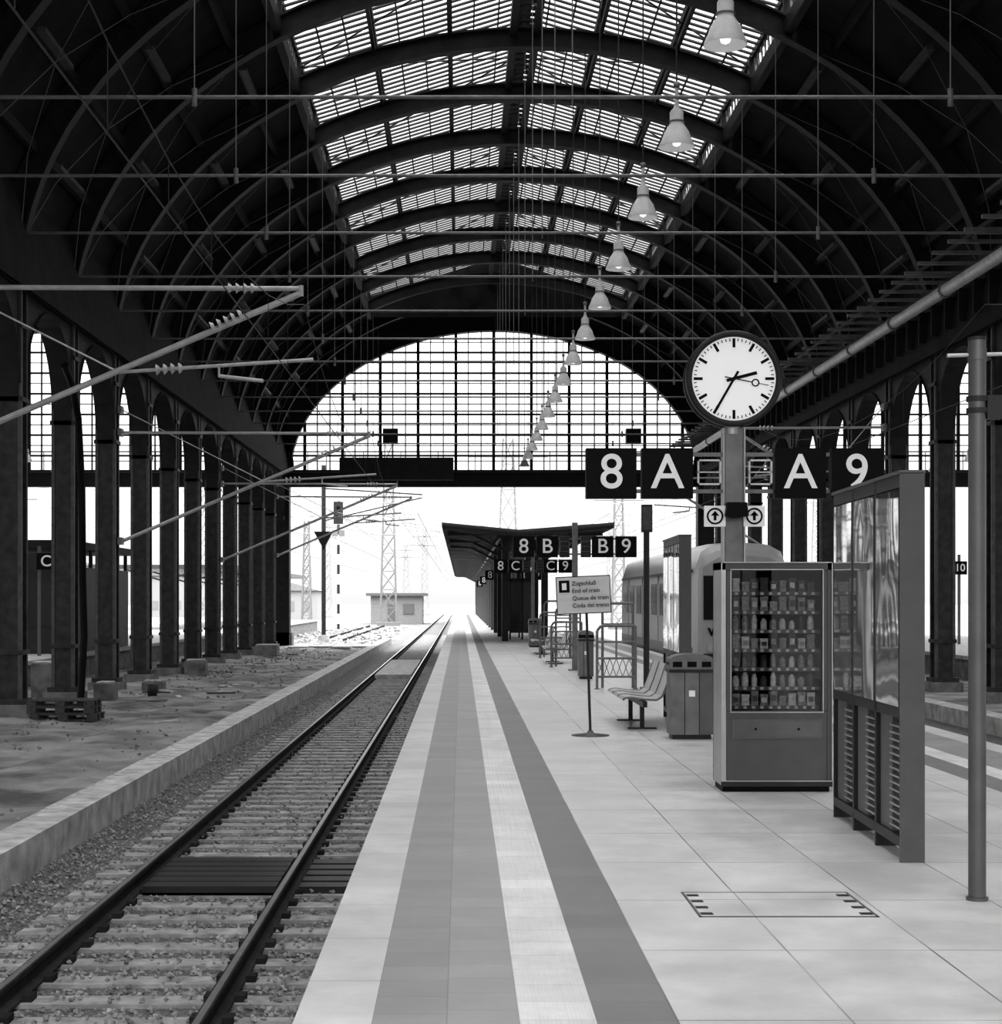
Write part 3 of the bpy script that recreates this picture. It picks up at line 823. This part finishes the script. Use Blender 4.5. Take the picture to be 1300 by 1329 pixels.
# ---------------------------------------------------------------- left/right platform furniture
e=empty('platform_kiosk',(-15,60,0)); mb=MB()
mb.box(-16.6,-12.95,56,66,.0,2.9,GREYDK); mb.box(-17,-12.8,55.5,66.5,3.5,3.75,IRON)
for x in(-16.5,-13.1): 
    for y in(55.8,60,66.2): mb.box(x-.06,x+.06,y-.06,y+.06,0,3.5,GREYDK)
for i in range(12): mb.box(-16.4,-14.9,55.95,56,.3+i*.2,.42+i*.2,GREYP)
mb.box(-14.6,-13.4,55.93,56,.9,2.4,TRD); mb.fin('body',e)
e=empty('platform_sign',(-13.2,54,0)); mb=MB(); mb.box(-13.47,-12.93,53.95,54.05,2.75,3.28,BLACK); mb.box(-13.95,-13.5,53.95,54.05,2.75,3.28,GREYDK);mb.box(-13.5,-13.4,54.05,54.12,0,3.5,GREYP); mb.fin('panel',e); text('letter','C',.5,(-13.2,53.94,3.01),e)
e=empty('platform_sign',(20,68,0)); mb=MB(); mb.box(19.72,20.28,67.95,68.05,2.8,3.33,BLACK); mb.box(19.95,20.05,68.05,68.12,0,3.6,GREYP); mb.fin('panel',e); text('letter','10',.42,(20,67.94,3.06),e)
mb=MB(); mb.box(16.8,19,72,80,0,2.6,GREYDK); mb.box(16.5,19.3,71.6,80.4,2.6,2.8,IRON); 
for i in range(5): mb.box(16.79,16.8,72.3+i*1.5,73.5+i*1.5,.8,2.2,TRD)
mb.fin('platform_kiosk')
# canopy of the neighbouring platform outside, left
mb=MB()
mb.box(-22,-13.5,100,148,3.6,3.85,GREYP)
y=101
while y<148:
    mb.box(-17.9,-17.6,y-.15,y+.15,0,3.6,GREYP); mb.beam((-17.75,y,2.9),(-15.5,y,3.6),.1,.1,GREYP); mb.beam((-17.75,y,2.9),(-20,y,3.6),.1,.1,GREYP); y+=9
mb.fin('platform_canopy')

# ---------------------------------------------------------------- outside world
def mast(x,y,h,w,m=None,arm=True):
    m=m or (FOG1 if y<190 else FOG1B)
    mb=MB(); g=-.97; t=.12*(y/150)
    n=int(h/(w*1.1)); 
    def c(k,s1,s2): f=1-.55*k/n; return Vector((x+s1*w/2*f,y+s2*w/2*f,g+h*k/n))
    for k in range(n):
        for s1,s2 in((-1,-1),(1,-1),(1,1),(-1,1)): mb.beam(c(k,s1,s2),c(k+1,s1,s2),t,t,m)
        mb.beam(c(k,-1,-1),c(k+1,1,-1),t*.6,t*.6,m); mb.beam(c(k,1,-1),c(k+1,-1,-1),t*.6,t*.6,m); mb.beam(c(k,-1,-1),c(k,1,-1),t*.6,t*.6,m)
        mb.beam(c(k,-1,1),c(k+1,1,1),t*.6,t*.6,m); mb.beam(c(k,1,-1),c(k+1,1,1),t*.6,t*.6,m)
    if arm:
        for z in(h*.8,h*.9): mb.beam((x-w*1.8,y,g+z),(x+w*1.8,y,g+z),t,t,m)
    mb.box(x-w*.7,x+w*.7,y-w*.7,y+w*.7,g,g+.4,m)
    mb.fin('lattice_mast')
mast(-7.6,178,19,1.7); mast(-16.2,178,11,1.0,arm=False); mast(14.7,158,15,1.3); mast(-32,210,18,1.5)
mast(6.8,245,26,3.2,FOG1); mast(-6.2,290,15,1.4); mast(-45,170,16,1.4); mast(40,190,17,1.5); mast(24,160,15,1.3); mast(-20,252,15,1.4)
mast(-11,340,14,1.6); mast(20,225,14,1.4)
w=MB()
for (a,b,y) in((-45,40,170),(-33,45,205),(-16.2,24,150)):
    for z in(9.5,11.2,13.2):
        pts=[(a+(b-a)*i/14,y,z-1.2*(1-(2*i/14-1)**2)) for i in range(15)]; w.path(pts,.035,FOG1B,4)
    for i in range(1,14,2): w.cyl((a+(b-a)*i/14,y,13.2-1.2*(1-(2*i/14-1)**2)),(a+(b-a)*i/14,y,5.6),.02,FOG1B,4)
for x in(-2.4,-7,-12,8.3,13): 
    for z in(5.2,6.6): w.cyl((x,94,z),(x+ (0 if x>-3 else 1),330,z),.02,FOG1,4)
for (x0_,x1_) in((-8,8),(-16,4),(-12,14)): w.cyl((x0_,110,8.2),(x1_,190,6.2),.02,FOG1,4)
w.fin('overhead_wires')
mb=MB(); x,y=-9.9,137
for i in range(12): mb.cyl((x,y,-.97+i*.8),(x,y,-.97+(i+1)*.8),.11,WHITE if i%2 else GREYDK,10)
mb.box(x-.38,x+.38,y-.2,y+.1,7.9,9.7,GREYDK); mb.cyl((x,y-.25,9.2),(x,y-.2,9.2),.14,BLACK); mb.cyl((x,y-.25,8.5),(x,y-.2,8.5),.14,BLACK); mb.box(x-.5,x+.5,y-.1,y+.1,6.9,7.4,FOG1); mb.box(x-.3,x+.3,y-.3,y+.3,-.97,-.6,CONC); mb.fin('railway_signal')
mb=MB(); x,y=-8.9,110
mb.box(x-.13,x+.13,y-.13,y+.13,-.97,10.5,GREYDK); mb.add([(x-.62,y-.2,6.2),(x+.62,y-.2,6.2),(x,y-.2,5.05),(x-.62,y-.1,6.2),(x+.62,y-.1,6.2),(x,y-.1,5.05)],[(0,2,1),(3,4,5),(0,1,4,3),(1,2,5,4),(2,0,3,5)],BLACK); mb.box(x-.35,x+.35,y-.35,y+.35,-.97,-.5,CONC)
mb.beam((x,y,9),(-2.5,y,8.6),.08,.08,GREYDK); mb.beam((x,y,6.9),(-2.5,y,8.4),.07,.07,GREYDK)
mb.fin('triangle_signal_post')
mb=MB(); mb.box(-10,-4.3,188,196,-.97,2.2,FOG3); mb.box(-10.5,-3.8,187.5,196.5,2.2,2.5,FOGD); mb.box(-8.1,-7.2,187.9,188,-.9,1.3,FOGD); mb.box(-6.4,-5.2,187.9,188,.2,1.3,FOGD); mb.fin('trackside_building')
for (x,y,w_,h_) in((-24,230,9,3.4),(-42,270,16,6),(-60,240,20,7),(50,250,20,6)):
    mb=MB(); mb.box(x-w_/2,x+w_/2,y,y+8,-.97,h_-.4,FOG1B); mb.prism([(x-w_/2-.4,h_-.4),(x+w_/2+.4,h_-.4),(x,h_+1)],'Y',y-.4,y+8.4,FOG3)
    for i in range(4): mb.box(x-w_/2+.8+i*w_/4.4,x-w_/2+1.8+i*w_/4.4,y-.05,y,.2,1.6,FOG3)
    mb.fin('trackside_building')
# further tracks outside
r=MB()
for c_ in(-8.5,):
    for s in(-.72,.72): r.prism(railprof(c_+s,-.80),'Y',112,172,RAILS)
    y=112
    while y<160: r.box(c_-1.3,c_+1.3,y,y+.26,-1.0,-.95,SLEEP); y+=.6
r.fin('railway_track')
b=MB()
for i in range(500):
    x=random.uniform(-12.4,-4.9); y=random.uniform(97.5,165); s=random.uniform(.06,.3)
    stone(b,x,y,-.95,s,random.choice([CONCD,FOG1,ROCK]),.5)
b.fin('trackside_rubble')

# ---------------------------------------------------------------- world: CIE-style overcast sky, dull at the horizon and bright at the zenith
wd=bpy.data.worlds.new('overcast'); S.world=wd; wd.use_nodes=True
nt=wd.node_tree; n=nt.nodes; l=nt.links; bg=n['Background']
tc=n.new('ShaderNodeTexCoord'); sx=n.new('ShaderNodeSeparateXYZ'); l.new(tc.outputs['Generated'],sx.inputs[0])
mx=n.new('ShaderNodeMath'); mx.operation='MAXIMUM'; mx.inputs[1].default_value=0; l.new(sx.outputs['Z'],mx.inputs[0])
pw=n.new('ShaderNodeMath'); pw.operation='POWER'; pw.inputs[1].default_value=1.1; l.new(mx.outputs[0],pw.inputs[0])
ma=n.new('ShaderNodeMath'); ma.operation='MULTIPLY_ADD'; ma.inputs[1].default_value=11.5; ma.inputs[2].default_value=.97; l.new(pw.outputs[0],ma.inputs[0])
bg.inputs[0].default_value=(1,1,1,1); l.new(ma.outputs[0],bg.inputs[1])
cam=bpy.data.cameras.new('camera'); co=bpy.data.objects.new('camera',cam); COL.objects.link(co)
co.location=(0,0,1.8); co.rotation_euler=(math.pi/2,0,0)
cam.sensor_fit='HORIZONTAL'; cam.sensor_width=36; cam.lens=36*2200/1300
cam.shift_x=(650-598)/1300; cam.shift_y=(778-664.5)/1300; cam.clip_end=2000
S.camera=co
S.view_settings.view_transform='Standard'
S.view_settings.gamma=.9
